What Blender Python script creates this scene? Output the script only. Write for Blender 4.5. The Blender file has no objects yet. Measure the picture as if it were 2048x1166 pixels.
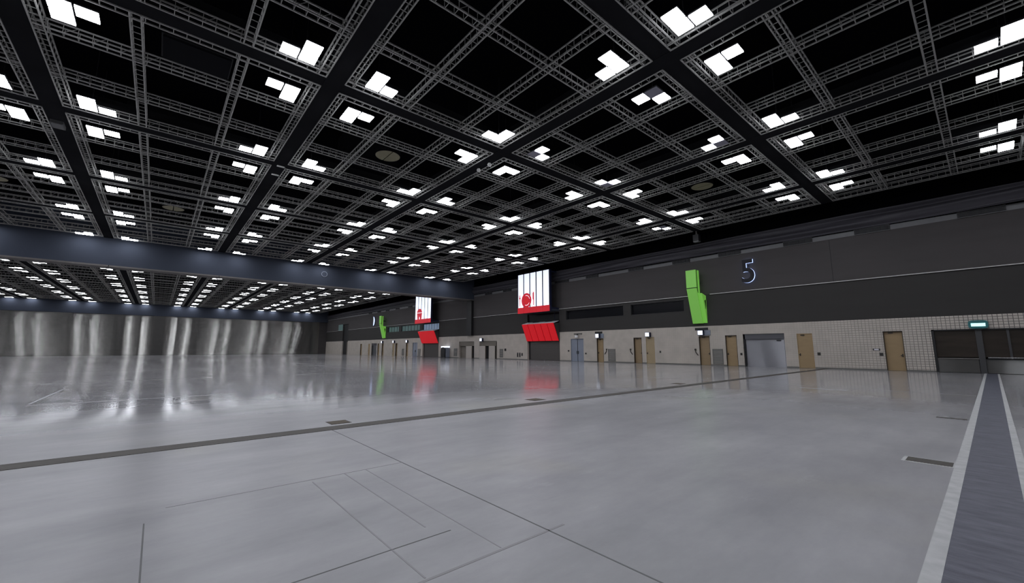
import bpy, math, random
from mathutils import Vector, Matrix
random.seed(7)
S = bpy.context.scene
COL = S.collection

# ------------------------------------------------------------------ layout (metres; camera stands at x=0, y=0)
EYE = 1.5
ZT = 12.05                      # underside of the roof lattice
SX, SY = 8.894, 9.55            # bay of the beam grid
GX, GY = -4.449, 6.751          # crossing (0, 0)
XW = 38.6                       # right wall
XE = 36.1                       # edge of the ceiling lattice
YH = 54.4                       # header between the two halls
YF = 130.9                      # far partition
YB = -12.9                      # wall behind the camera
XL = -40.6
YAW, PITCH, FPX = 0.7103, 0.1392, 818.33
def bx(i): return GX + SX * i
def by(j): return GY + SY * j

# ------------------------------------------------------------------ helpers
class MB:
    def __init__(s): s.v = []; s.f = []; s.m = []
    def quad(s, a, b, c, d, m=0):
        n = len(s.v); s.v += [a, b, c, d]; s.f.append((n, n+1, n+2, n+3)); s.m.append(m)
    def box(s, x0, x1, y0, y1, z0, z1, m=0):
        n = len(s.v)
        s.v += [(x0,y0,z0),(x1,y0,z0),(x1,y1,z0),(x0,y1,z0),(x0,y0,z1),(x1,y0,z1),(x1,y1,z1),(x0,y1,z1)]
        for q in ((0,3,2,1),(4,5,6,7),(0,1,5,4),(1,2,6,5),(2,3,7,6),(3,0,4,7)):
            s.f.append(tuple(n+k for k in q)); s.m.append(m)
        return s
    def bar(s, p, q, r, m=0):
        p = Vector(p); q = Vector(q); d = (q-p).normalized()
        a = d.cross(Vector((0,0,1)))
        if a.length < 1e-3: a = Vector((1,0,0))
        a.normalize(); b = d.cross(a).normalized(); n = len(s.v)
        for e in (p, q):
            for (u, w) in ((-1,-1),(1,-1),(1,1),(-1,1)): s.v.append(tuple(e + a*(u*r) + b*(w*r)))
        for k in range(4):
            s.f.append((n+k, n+(k+1)%4, n+4+(k+1)%4, n+4+k)); s.m.append(m)
        s.f.append((n+3,n+2,n+1,n)); s.m.append(m); s.f.append((n+4,n+5,n+6,n+7)); s.m.append(m)
        return s
    def prism(s, poly, d, m=0):
        """poly: list of 3-D points (planar); swept by vector d."""
        n = len(s.v); k = len(poly); d = Vector(d)
        s.v += [tuple(p) for p in poly] + [tuple(Vector(p)+d) for p in poly]
        s.f.append(tuple(range(n, n+k))); s.m.append(m)
        s.f.append(tuple(reversed(range(n+k, n+2*k)))); s.m.append(m)
        for i in range(k):
            s.f.append((n+i, n+k+i, n+k+(i+1)%k, n+(i+1)%k)); s.m.append(m)
        return s
    def cyl(s, c, r, z0, z1, m=0, seg=24, r2=None):
        r2 = r if r2 is None else r2
        n = len(s.v)
        for (z, rr) in ((z0, r), (z1, r2)):
            for k in range(seg):
                t = 2*math.pi*k/seg; s.v.append((c[0]+rr*math.cos(t), c[1]+rr*math.sin(t), z))
        s.f.append(tuple(reversed(range(n, n+seg)))); s.m.append(m)
        s.f.append(tuple(range(n+seg, n+2*seg))); s.m.append(m)
        for k in range(seg):
            s.f.append((n+k, n+(k+1)%seg, n+seg+(k+1)%seg, n+seg+k)); s.m.append(m)
        return s
    def mesh(s, name, mats):
        me = bpy.data.meshes.new(name); me.from_pydata(s.v, [], s.f)
        for m in (mats if isinstance(mats, (list, tuple)) else [mats]): me.materials.append(m)
        me.polygons.foreach_set('material_index', s.m); me.update()
        import bmesh
        b = bmesh.new(); b.from_mesh(me); bmesh.ops.recalc_face_normals(b, faces=b.faces); b.to_mesh(me); b.free()
        return me

def link(name, data, parent=None, loc=None):
    o = bpy.data.objects.new(name, data); COL.objects.link(o)
    if parent is not None: o.parent = parent
    if loc is not None: o.location = loc
    return o
def obj(name, mb, mats, parent=None, loc=None): return link(name, mb.mesh(name, mats), parent, loc)
def tag(o, label=None, cat=None, group=None, kind=None):
    if label: o['label'] = label
    if cat: o['category'] = cat
    if group: o['group'] = group
    if kind: o['kind'] = kind
    return o
def thing(name, loc, label, cat, group=None):
    return tag(link(name, None, None, loc), label, cat, group)
def struct(name, mb, mats, label=None, parent=None, loc=None):
    o = obj(name, mb, mats, parent, loc); tag(o, label, kind='structure'); return o

# ------------------------------------------------------------------ materials
def lin(c):
    return tuple(((v/255)/12.92 if v/255 <= 0.04045 else ((v/255+0.055)/1.055)**2.4) for v in c) + (1,)
def mat(name, col, rough=0.6, metal=0.0, spec=0.5, emit=None, strength=0.0, noise=0.0, scale=3.0, stretch=(1,1,1)):
    m = bpy.data.materials.new(name); m.use_nodes = True; nt = m.node_tree; b = nt.nodes['Principled BSDF']
    b.inputs['Roughness'].default_value = rough; b.inputs['Metallic'].default_value = metal
    b.inputs['Specular IOR Level'].default_value = spec
    b.inputs['Base Color'].default_value = col
    if noise:
        tc = nt.nodes.new('ShaderNodeTexCoord'); mp = nt.nodes.new('ShaderNodeMapping'); mp.inputs['Scale'].default_value = stretch
        n = nt.nodes.new('ShaderNodeTexNoise'); n.inputs['Scale'].default_value = scale; n.inputs['Detail'].default_value = 4
        mx = nt.nodes.new('ShaderNodeMix'); mx.data_type = 'RGBA'; mx.blend_type = 'MIX'
        mx.inputs['A'].default_value = tuple(c*(1-noise) for c in col[:3])+(1,)
        mx.inputs['B'].default_value = tuple(min(1, c*(1+noise)) for c in col[:3])+(1,)
        nt.links.new(tc.outputs['Object'], mp.inputs['Vector']); nt.links.new(mp.outputs['Vector'], n.inputs['Vector'])
        nt.links.new(n.outputs['Fac'], mx.inputs['Factor']); nt.links.new(mx.outputs['Result'], b.inputs['Base Color'])
    if emit:
        b.inputs['Emission Color'].default_value = emit; b.inputs['Emission Strength'].default_value = strength
    return m
def lamp_mat(name, col, strength):
    m = mat(name, (0.8,0.8,0.8,1), 0.5, emit=col, strength=strength); m.cycles.emission_sampling = 'FRONT'; return m

M = {}
LAMP = 21.0
M['lamp'] = lamp_mat('lit_diffuser', (0.90, 0.93, 1.0, 1), LAMP)
M['unlit'] = mat('unlit_diffuser', (0.30, 0.29, 0.36, 1), 0.5)
M['tray'] = mat('black_tray', (0.012, 0.012, 0.014, 1), 0.7)
M['truss'] = mat('truss_grey', (0.40, 0.395, 0.38, 1), 0.6, spec=0.2, noise=0.15, scale=2.0)
M['beam'] = mat('beam_black', (0.017, 0.017, 0.019, 1), 0.9, spec=0.0, noise=0.2, scale=1.0)
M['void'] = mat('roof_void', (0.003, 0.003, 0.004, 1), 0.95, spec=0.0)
M['duct'] = mat('duct_dark', (0.015, 0.015, 0.017, 1), 0.8, spec=0.0)
M['disc'] = mat('disc_olive', (0.23, 0.21, 0.13, 1), 0.6, noise=0.1)
M['dark'] = mat('wall_charcoal', (0.041, 0.0385, 0.037, 1), 0.75, spec=0.25, noise=0.10, scale=0.8, stretch=(1,0.3,2))
M['upper'] = mat('wall_warm_charcoal', (0.066, 0.060, 0.060, 1), 0.75, spec=0.25, noise=0.14, scale=0.8, stretch=(1,0.25,2))
M['ledge'] = mat('ledge_pale', (0.48, 0.47, 0.45, 1), 0.5)
M['plate'] = mat('vent_plate_grey', (0.13, 0.13, 0.135, 1), 0.5, noise=0.1)
M['black'] = mat('matte_black', (0.008, 0.008, 0.009, 1), 0.6)
M['header'] = mat('header_blue_grey', (0.056, 0.064, 0.085, 1), 0.8, spec=0.0, noise=0.04, scale=0.4)
M['soffit'] = mat('header_soffit_taupe', (0.135, 0.125, 0.12, 1), 0.6, spec=0.2, noise=0.1)
M['tan'] = mat('door_tan', (0.31, 0.215, 0.112, 1), 0.5, noise=0.12, scale=1.5, stretch=(1,1,3))
M['brown'] = mat('door_brown', (0.27, 0.19, 0.105, 1), 0.5, noise=0.12, scale=1.5, stretch=(1,1,3))
M['khaki'] = mat('door_khaki', (0.34, 0.26, 0.155, 1), 0.5, noise=0.1, scale=1.5)
M['jamb'] = mat('jamb_dark_brown', (0.05, 0.038, 0.028, 1), 0.5)
M['bluedoor'] = mat('door_blue_grey', (0.22, 0.245, 0.30, 1), 0.4, noise=0.05)
M['shutter'] = mat('shutter_umber', (0.060, 0.054, 0.050, 1), 0.5, noise=0.08)
M['steel'] = mat('shutter_steel', (0.52, 0.52, 0.55, 1), 0.16, metal=1.0)
M['steelhead'] = mat('steel_dark', (0.10, 0.10, 0.11, 1), 0.4, metal=0.4)
M['louvre'] = mat('louvre_grey', (0.13, 0.125, 0.115, 1), 0.5)
M['brass'] = mat('handle_dark', (0.04, 0.035, 0.03, 1), 0.4, metal=0.3)
M['white'] = mat('painted_white', (0.75, 0.75, 0.78, 1), 0.5)
M['cream'] = mat('niche_cream', (0.44, 0.40, 0.36, 1), 0.6, noise=0.06)
M['taupe'] = mat('niche_taupe', (0.16, 0.14, 0.115, 1), 0.6, noise=0.1)
M['sign'] = lamp_mat('sign_face_lit', (0.75, 0.82, 1.0, 1), 1.1)
M['exit'] = lamp_mat('exit_teal_lit', (0.45, 1.0, 0.95, 1), 1.1)
M['exitbody'] = mat('exit_teal_body', (0.03, 0.16, 0.17, 1), 0.3)
M['screen'] = lamp_mat('banner_white_lit', (0.76, 0.83, 1.0, 1), 0.95)
M['navy'] = mat('banner_navy', (0.010, 0.014, 0.045, 1), 0.5)
M['redlit'] = mat('panel_red_backlit', (0.55, 0.012, 0.018, 1), 0.45, emit=(1.0, 0.010, 0.022, 1), strength=0.30)
M['redicon'] = mat('icon_red', (0.50, 0.01, 0.03, 1), 0.45, emit=(1.0, 0.01, 0.035, 1), strength=0.30)
M['redband'] = mat('band_red', (0.45, 0.012, 0.022, 1), 0.45, emit=(1.0, 0.012, 0.03, 1), strength=0.28)
M['icongap'] = mat('icon_white', (0.8, 0.7, 0.75, 1), 0.5, emit=(1.0, 0.72, 0.78, 1), strength=0.7)
M['green'] = mat('panel_green_backlit', (0.16, 0.42, 0.075, 1), 0.45, emit=(0.40, 1.0, 0.16, 1), strength=0.18)
M['greenside'] = mat('panel_green_side', (0.15, 0.40, 0.07, 1), 0.45, emit=(0.36, 1.0, 0.13, 1), strength=0.24)
M['seam'] = mat('seam_dark_green', (0.02, 0.06, 0.01, 1), 0.6)
M['halo'] = lamp_mat('numeral_halo', (0.42, 0.55, 1.0, 1), 1.6)
M['numeral'] = mat('numeral_charcoal', (0.022, 0.022, 0.027, 1), 0.6, spec=0.2)
M['window'] = mat('window_black', (0.006, 0.006, 0.008, 1), 0.2, spec=0.12)
M['teal'] = mat('window_teal', (0.05, 0.085, 0.085, 1), 0.3, emit=(0.35, 0.62, 0.60, 1), strength=0.085)
M['bluewin'] = mat('window_blue', (0.12, 0.16, 0.24, 1), 0.3, emit=(0.45, 0.60, 0.85, 1), strength=0.24)
M['glassdoor'] = mat('glass_door_brown', (0.035, 0.028, 0.022, 1), 0.18, noise=0.5, scale=0.9, stretch=(1,0.5,3))
M['kick'] = mat('kick_panel', (0.075, 0.072, 0.068, 1), 0.35, metal=0.3, noise=0.15)
M['frame'] = mat('frame_anthracite', (0.045, 0.045, 0.047, 1), 0.4)
M['chrome'] = mat('bar_chrome', (0.6, 0.6, 0.6, 1), 0.25, metal=1.0)
M['trench'] = mat('trench_steel', (0.070, 0.063, 0.056, 1), 0.6, spec=0.15, noise=0.35, scale=3.0, stretch=(0.5,3,1))
M['joint'] = mat('saw_cut', (0.125, 0.123, 0.125, 1), 0.8)
M['joint2'] = mat('faint_saw_cut', (0.265, 0.259, 0.265, 1), 0.6, spec=0.1)
M['hatch'] = mat('hatch_brown', (0.085, 0.068, 0.048, 1), 0.6, spec=0.1, noise=0.25, scale=6)
M['scuff'] = mat('scuff_pale', (0.42, 0.42, 0.44, 1), 0.6)
M['concrete_edge'] = mat('strip_edge_pale', (0.40, 0.40, 0.40, 1), 0.65, noise=0.3, scale=7.0)
M['sensor'] = mat('sensor_white', (0.7, 0.7, 0.68, 1), 0.4)

# dark paver strip, bluish, scratched
def paver():
    m = mat('strip_dark_blue', (0.075, 0.08, 0.115, 1), 0.55); nt = m.node_tree; b = nt.nodes['Principled BSDF']; L = nt.links
    tc = nt.nodes.new('ShaderNodeTexCoord'); mp = nt.nodes.new('ShaderNodeMapping'); mp.inputs['Scale'].default_value = (5.0, 1.2, 1)
    n = nt.nodes.new('ShaderNodeTexNoise'); n.inputs['Scale'].default_value = 2.2; n.inputs['Detail'].default_value = 8; n.inputs['Roughness'].default_value = 0.7
    r = nt.nodes.new('ShaderNodeValToRGB'); e = r.color_ramp.elements
    e[0].position = 0.3; e[0].color = (0.036, 0.037, 0.055, 1); e[1].position = 0.75; e[1].color = (0.135, 0.137, 0.17, 1)
    L.new(tc.outputs['Object'], mp.inputs['Vector']); L.new(mp.outputs['Vector'], n.inputs['Vector']); L.new(n.outputs['Fac'], r.inputs['Fac']); L.new(r.outputs['Color'], b.inputs['Base Color'])
    bu = nt.nodes.new('ShaderNodeBump'); bu.inputs['Strength'].default_value = 0.4; bu.inputs['Distance'].default_value = 0.02
    L.new(n.outputs['Fac'], bu.inputs['Height']); L.new(bu.outputs['Normal'], b.inputs['Normal'])
    return m
M['paver'] = paver()

def floor_mat():
    m = mat('polished_concrete', (0.3,0.3,0.31,1), 0.25); nt = m.node_tree; b = nt.nodes['Principled BSDF']; L = nt.links
    N = lambda t: nt.nodes.new(t)
    tc = N('ShaderNodeTexCoord')
    def noise(scale, det, sx, sy, rough=0.55):
        mp = N('ShaderNodeMapping'); mp.inputs['Scale'].default_value = (sx, sy, 1)
        n = N('ShaderNodeTexNoise'); n.inputs['Scale'].default_value = scale; n.inputs['Detail'].default_value = det; n.inputs['Roughness'].default_value = rough
        L.new(tc.outputs['Object'], mp.inputs['Vector']); L.new(mp.outputs['Vector'], n.inputs['Vector']); return n
    big = noise(0.16, 5, 1, 1.6); streak = noise(0.5, 6, 0.35, 2.2, 0.62); warm = noise(0.22, 3, 1.3, 0.8)
    r1 = N('ShaderNodeValToRGB'); e = r1.color_ramp.elements
    e[0].position = 0.30; e[0].color = (0.270, 0.265, 0.277, 1); e[1].position = 0.72; e[1].color = (0.375, 0.369, 0.380, 1)
    L.new(big.outputs['Fac'], r1.inputs['Fac'])
    r2 = N('ShaderNodeValToRGB'); e = r2.color_ramp.elements
    e[0].position = 0.28; e[0].color = (0.80, 0.80, 0.80, 1); e[1].position = 0.74; e[1].color = (1.07, 1.07, 1.07, 1)
    L.new(streak.outputs['Fac'], r2.inputs['Fac'])
    mx = N('ShaderNodeMix'); mx.data_type = 'RGBA'; mx.blend_type = 'MULTIPLY'; mx.inputs['Factor'].default_value = 1
    L.new(r1.outputs['Color'], mx.inputs['A']); L.new(r2.outputs['Color'], mx.inputs['B'])
    r3 = N('ShaderNodeValToRGB'); e = r3.color_ramp.elements
    e[0].position = 0.55; e[0].color = (1, 1, 1, 1); e[1].position = 0.75; e[1].color = (1.02, 1.0, 0.88, 1)
    L.new(warm.outputs['Fac'], r3.inputs['Fac'])
    m2 = N('ShaderNodeMix'); m2.data_type = 'RGBA'; m2.blend_type = 'MULTIPLY'; m2.inputs['Factor'].default_value = 1
    L.new(mx.outputs['Result'], m2.inputs['A']); L.new(r3.outputs['Color'], m2.inputs['B'])
    # worn mottling, pale scuffs and dark scratches
    mot = noise(1.1, 8, 0.75, 1.5, 0.68); r4 = N('ShaderNodeValToRGB'); e = r4.color_ramp.elements
    e[0].position = 0.30; e[0].color = (0.86, 0.86, 0.87, 1); e[1].position = 0.70; e[1].color = (1.10, 1.10, 1.09, 1)
    L.new(mot.outputs['Fac'], r4.inputs['Fac'])
    m3 = N('ShaderNodeMix'); m3.data_type = 'RGBA'; m3.blend_type = 'MULTIPLY'; m3.inputs['Factor'].default_value = 1
    L.new(m2.outputs['Result'], m3.inputs['A']); L.new(r4.outputs['Color'], m3.inputs['B'])
    scu = noise(0.7, 7, 0.55, 1.3, 0.72); r5 = N('ShaderNodeValToRGB'); e = r5.color_ramp.elements
    e[0].position = 0.62; e[0].color = (1, 1, 1, 1); e[1].position = 0.74; e[1].color = (1.28, 1.28, 1.30, 1)
    e = e.new(0.33); e.color = (1, 1, 1, 1); e = r5.color_ramp.elements.new(0.27); e.color = (0.74, 0.73, 0.72, 1)
    L.new(scu.outputs['Fac'], r5.inputs['Fac'])
    m4 = N('ShaderNodeMix'); m4.data_type = 'RGBA'; m4.blend_type = 'MULTIPLY'; m4.inputs['Factor'].default_value = 1
    L.new(m3.outputs['Result'], m4.inputs['A']); L.new(r5.outputs['Color'], m4.inputs['B'])
    L.new(m4.outputs['Result'], b.inputs['Base Color'])
    # the slab is worn dull around the trench crossing and keeps its polish further out
    mw = N('ShaderNodeMapping'); mw.inputs['Location'].default_value = (0, -3.0, 0); mw.inputs['Scale'].default_value = (0.6, 1, 0)
    ln = N('ShaderNodeVectorMath'); ln.operation = 'LENGTH'
    L.new(tc.outputs['Object'], mw.inputs['Vector']); L.new(mw.outputs['Vector'], ln.inputs[0])
    r0 = N('ShaderNodeMapRange'); r0.inputs['From Min'].default_value = 7.5; r0.inputs['From Max'].default_value = 11.0
    r0.inputs['To Min'].default_value = 0.33; r0.inputs['To Max'].default_value = 0.11; L.new(ln.outputs['Value'], r0.inputs['Value'])
    rr = N('ShaderNodeMapRange'); rr.inputs['From Min'].default_value = 0.3; rr.inputs['From Max'].default_value = 0.7
    rr.inputs['To Min'].default_value = -0.015; rr.inputs['To Max'].default_value = 0.015
    ad = N('ShaderNodeMath'); ad.operation = 'ADD'
    L.new(streak.outputs['Fac'], rr.inputs['Value']); L.new(rr.outputs['Result'], ad.inputs[0]); L.new(r0.outputs['Result'], ad.inputs[1]); L.new(ad.outputs['Value'], b.inputs['Roughness'])
    b.inputs['Specular IOR Level'].default_value = 0.11
    return m
M['floor'] = floor_mat()

def block_mat():
    """painted concrete block laid in the wall's own y-z plane"""
    m = mat('blockwork', (0.4,0.37,0.35,1), 0.6, spec=0.3); nt = m.node_tree; b = nt.nodes['Principled BSDF']; L = nt.links
    N = lambda t: nt.nodes.new(t)
    tc = N('ShaderNodeTexCoord'); sp = N('ShaderNodeSeparateXYZ'); cb = N('ShaderNodeCombineXYZ')
    L.new(tc.outputs['Object'], sp.inputs['Vector']); L.new(sp.outputs['Y'], cb.inputs['X']); L.new(sp.outputs['Z'], cb.inputs['Y'])
    br = N('ShaderNodeTexBrick'); br.offset = 0.0; br.inputs['Scale'].default_value = 1.0
    br.inputs['Brick Width'].default_value = 0.2; br.inputs['Row Height'].default_value = 0.165; br.inputs['Mortar Size'].default_value = 0.018
    br.inputs['Mortar Smooth'].default_value = 0.3
    br.inputs['Color1'].default_value = (0.55, 0.50, 0.445, 1); br.inputs['Color2'].default_value = (0.48, 0.435, 0.39, 1); br.inputs['Mortar'].default_value = (0.13, 0.115, 0.11, 1)
    L.new(cb.outputs['Vector'], br.inputs['Vector'])
    pl = N('ShaderNodeTexNoise'); pl.inputs['Scale'].default_value = 0.22; pl.inputs['Detail'].default_value = 2
    L.new(tc.outputs['Object'], pl.inputs['Vector'])
    gp = N('ShaderNodeMapRange'); gp.inputs['From Min'].default_value = 3.0; gp.inputs['From Max'].default_value = 10.5
    gp.inputs['To Min'].default_value = 1.0; gp.inputs['To Max'].default_value = 0.10
    L.new(sp.outputs['Y'], gp.inputs['Value'])          # the joints are raked deep at the near end, flushed with paint further on
    pt = N('ShaderNodeMath'); pt.operation = 'MULTIPLY'
    pr = N('ShaderNodeMapRange'); pr.inputs['From Min'].default_value = 0.35; pr.inputs['From Max'].default_value = 0.65; pr.inputs['To Min'].default_value = 0.45; pr.inputs['To Max'].default_value = 1.0
    L.new(pl.outputs['Fac'], pr.inputs['Value']); L.new(pr.outputs['Result'], pt.inputs[0]); L.new(gp.outputs['Result'], pt.inputs[1])
    n = N('ShaderNodeTexNoise'); n.inputs['Scale'].default_value = 1.2; n.inputs['Detail'].default_value = 5
    L.new(tc.outputs['Object'], n.inputs['Vector'])
    r = N('ShaderNodeValToRGB'); e = r.color_ramp.elements
    e[0].position = 0.3; e[0].color = (0.42, 0.38, 0.335, 1); e[1].position = 0.7; e[1].color = (0.50, 0.45, 0.40, 1)
    L.new(n.outputs['Fac'], r.inputs['Fac'])
    mx = N('ShaderNodeMix'); mx.data_type = 'RGBA'
    L.new(pt.outputs['Value'], mx.inputs['Factor']); L.new(r.outputs['Color'], mx.inputs['A']); L.new(br.outputs['Color'], mx.inputs['B'])
    L.new(mx.outputs['Result'], b.inputs['Base Color'])
    return m
M['block'] = block_mat()

def brushed(m, col_socket, col, rough, aniso, grey):
    """horizontally brushed metal over a dull ground: mirrors smear up and down"""
    nt = m.node_tree; N = lambda t: nt.nodes.new(t); L = nt.links; out = nt.nodes['Material Output']; pb = nt.nodes['Principled BSDF']
    g = N('ShaderNodeBsdfAnisotropic'); g.distribution = 'GGX'; g.inputs['Roughness'].default_value = rough; g.inputs['Anisotropy'].default_value = aniso
    g.inputs['Color'].default_value = col
    if col_socket: L.new(col_socket, g.inputs['Color'])
    tg = N('ShaderNodeTangent'); tg.direction_type = 'RADIAL'; tg.axis = 'Z'; L.new(tg.outputs['Tangent'], g.inputs['Tangent'])
    pb.inputs['Metallic'].default_value = 0; pb.inputs['Specular IOR Level'].default_value = 0.0; pb.inputs['Base Color'].default_value = grey
    mx = N('ShaderNodeAddShader'); L.new(g.outputs[0], mx.inputs[0]); L.new(pb.outputs[0], mx.inputs[1]); L.new(mx.outputs[0], out.inputs['Surface'])

def partition_mat():
    """brushed metal-faced movable wall: fine horizontal ribs smear reflections vertically"""
    m = mat('partition_brushed', (0.20, 0.19, 0.175, 1), 0.07, metal=1.0); nt = m.node_tree; b = nt.nodes['Principled BSDF']; L = nt.links
    N = lambda t: nt.nodes.new(t)
    tc = N('ShaderNodeTexCoord'); mp = N('ShaderNodeMapping'); mp.inputs['Scale'].default_value = (0.06, 1, 3.5)
    n = N('ShaderNodeTexNoise'); n.inputs['Scale'].default_value = 1.0; n.inputs['Detail'].default_value = 6; n.inputs['Roughness'].default_value = 0.65
    L.new(tc.outputs['Object'], mp.inputs['Vector']); L.new(mp.outputs['Vector'], n.inputs['Vector'])
    r = N('ShaderNodeValToRGB'); e = r.color_ramp.elements
    e[0].position = 0.3; e[0].color = (0.54, 0.53, 0.50, 1); e[1].position = 0.7; e[1].color = (0.72, 0.705, 0.67, 1)
    L.new(n.outputs['Fac'], r.inputs['Fac'])
    brushed(m, r.outputs['Color'], (0.3,0.3,0.3,1), 0.265, 0.94, (0.008,0.008,0.007,1))
    return m
M['partition'] = partition_mat()
brushed(M['steel'], None, (0.36,0.36,0.385,1), 0.37, 0.86, (0.03,0.03,0.033,1))
brushed(M['kick'], None, (0.13,0.13,0.128,1), 0.32, 0.88, (0.03,0.029,0.027,1))

def curtain_mat():
    m = mat('drape_black', (0.055, 0.052, 0.062, 1), 0.5, spec=0.4, noise=0.3, scale=1.0, stretch=(1,0.2,4)); return m
M['drape'] = curtain_mat()

# ------------------------------------------------------------------ floor
struct('floor', MB().box(XL, XW+0.6, YB-0.2, YF+0.6, -0.3, 0.0), M['floor'], 'polished grey concrete floor of the hall')
def strip(name, x0, x1, y0, y1, m, label, h=0.003):
    return struct(name, MB().box(x0, x1, y0, y1, 0.0, h), M[m], label)
strip('floor_trench', XL+0.1, XW-0.05, 8.19, 8.58, 'trench', 'dark steel trench cover running across the concrete floor', 0.005)
strip('floor_strip', XL+0.1, XW-0.06, -0.045, 0.375, 'paver', 'dark blue-grey strip running to the glazed doors', 0.004)
strip('floor_strip_edge', XL+0.1, XW-0.06, 0.375, 0.475, 'concrete_edge', 'pale edging on the far side of the dark strip', 0.006)
strip('floor_strip_edge', XL+0.1, XW-0.06, -0.125, -0.045, 'concrete_edge', 'pale edging on the near side of the dark strip', 0.006)
for (x0, x1, y0, y1, m, l) in ((2.609, 2.623, 1.0, 8.19, 'joint', 'dark saw cut leading up to the trench'),
                               (-0.2, 2.0, 3.105, 3.117, 'joint', 'dark cross saw cut in the near floor'),
                               (1.475, 1.488, 2.6, 5.2, 'joint2', 'faint saw cut left of the dark one'),
                               (1.86, 1.872, 3.3, 5.3, 'joint2', 'faint saw cut in the middle of the marked square'),
                               (2.12, 2.13, 2.6, 5.3, 'joint2', 'faint saw cut beside the dark one'),
                               (0.2, 2.6, 5.288, 5.30, 'joint2', 'faint cross cut behind the marked square'),
                               (1.2, 2.8, 2.56, 2.585, 'joint2', 'broad faint cross cut nearest the camera'),
                               (0.047, 0.058, 2.0, 4.95, 'joint', 'thin saw cut at the left of the near floor'),
                               (-2.53, -2.49, 17.3, 23.0, 'scuff', 'pale line painted on the floor beyond the trench'),
                               (-2.5, 2.2, 16.88, 16.92, 'scuff', 'pale cross line painted beyond the trench'),
                               (19.1, 19.25, 3.6, 5.05, 'scuff', 'pale scrape near the blockwork wall'),
                               (-30, XW-0.1, 40.0, 40.05, 'joint2', 'distant cross joint before the header'),
                               (-30, XW-0.1, 26.9, 26.94, 'joint2', 'cross joint in the middle of the floor'),
                               (11.3, 11.33, 8.6, 54, 'joint2', 'long joint running to the header'),
                               (20.2, 20.23, 0.5, 54, 'joint2', 'long joint nearer the blockwork wall')):
    strip('floor_joint', x0, x1, y0, y1, m, l, 0.0015)
t = thing('floor_hatch', (2.98, 8.95, 0), 'square brown service hatch set in the floor against the trench', 'hatch')
obj('rim', MB().box(-.20,.20,-.20,.20,0,.004), M['trench'], t); obj('cover', MB().box(-.175,.175,-.175,.175,.003,.007), M['hatch'], t)
for (x, y, l) in ((8.7, 9.05, 'dark floor hatch behind the trench, beneath the red canopy reflection'), (17.3, 9.05, 'dark floor hatch behind the trench, nearer the blockwork wall')):
    t = thing('floor_hatch', (x, y, 0), l, 'hatch')
    obj('rim', MB().box(-.24,.24,-.22,.22,0,.004), M['trench'], t); obj('cover', MB().box(-.2,.2,-.18,.18,.003,.007), M['hatch'], t)
t = thing('floor_slot', (7.99, 0.71, 0), 'short rusty slot cover at right angles to the dark floor strip', 'slot cover')
obj('rim', MB().box(-.18,.18,-.24,.26,0,.003), M['concrete_edge'], t); obj('cover', MB().box(-.14,.14,-.22,.22,.002,.006), M['trench'], t)
t = thing('floor_slot', (13.25, 0.74, 0), 'thin dark slot cover beside the strip, nearer the glazed doors', 'slot cover')
obj('cover', MB().box(-.07,.07,-.23,.23,0,.005), M['trench'], t)

# ------------------------------------------------------------------ room shell
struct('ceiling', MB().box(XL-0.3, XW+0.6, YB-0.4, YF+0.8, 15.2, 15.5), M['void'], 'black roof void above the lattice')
struct('wall_back', MB().box(XL-0.3, XW+0.6, YB-0.4, YB, 0, 15.2), M['dark'], 'charcoal wall behind the camera')
struct('wall_left', MB().box(XL-0.4, XL, YB, YF+0.4, 0, 15.2), M['upper'], 'charcoal wall on the left')
mb = MB(); w = (XW-2.2 - (-39.0)) / 34
for k in range(34):
    mb.box(-39.0+k*w+0.008, -39.0+(k+1)*w-0.008, YF, YF+0.25, 0.02, 9.4, 0)
mb.box(XL, XW, YF+0.22, YF+0.4, 0, 15.2, 1); mb.box(XL, -39, YF, YF+0.25, 0, 9.4, 1); mb.box(XW-2.2, XW, YF, YF+0.25, 0, 9.4, 1)
struct('wall_far', mb, [M['partition'], M['upper']], 'far movable partition of brushed panels mirroring the ceiling lights')
struct('trim_2', MB().box(XL, XW, YF-0.7, YF-0.02, 9.35, 15.2), M['header'], 'distant blue-grey header above the far partition')
mb = MB(); mb.box(XL, XW, YH, YH+1.5, 9.45, 15.2, 0)
for k in range(9): mb.box(-39+k*8.7, -39+(k+1)*8.7-0.05, YH-0.03, YH+1.53, 9.30, 9.45, 1)
struct('trim_1', mb, [M['header'], M['soffit']], 'deep blue-grey header spanning the hall')
struct('trim_3', MB().box(XW-0.45, XW, YH+0.05, YH+1.45, 3.62, 9.3), M['black'], 'dark stacking pocket under the end of the header')

# right wall: cells of a y-z grid, openings left out
OPEN = []      # (y0, y1, z0, z1)
def mir(y): return 107.0 - y
DOORS = [  # y0, y1, ztop, material, label
 (3.90, 4.92, 2.72, 'tan', 'recessed tan door in the deeply jointed blockwork, nearest the glazed doors'),
 (9.04, 10.08, 2.70, 'tan', 'tan door between the blockwork and the steel roller shutter'),
 (14.57, 15.54, 2.70, 'tan', 'tan door between the steel shutter and the floor-level louvre'),
 (16.92, 17.92, 2.68, 'brown', 'brown door below a box sign, under the green sign'),
 (22.50, 23.48, 2.70, 'khaki', 'khaki door with a lit box sign above its left edge'),
 (23.97, 24.94, 2.68, 'brown', 'recessed brown door left of the khaki door'),
 (28.87, 29.82, 2.68, 'tan', 'narrow tan door with lit box sign, right of the blue-grey double door')]
MDOORS = [(mir(b), mir(a), z, m, l) for (a, b, z, m, _), l in zip(DOORS, (
  'distant dark door beyond the header, first after the black portal', 'distant tan door beyond the header, second after the black portal',
  'distant tan door beyond the header, left of the second green sign', 'distant brown door beneath the second green sign',
  'distant khaki door beyond the header with a lit sign', 'distant brown door beside the lit khaki door', 'distant narrow tan door beyond the header, left of the grey double door'))]
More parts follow.
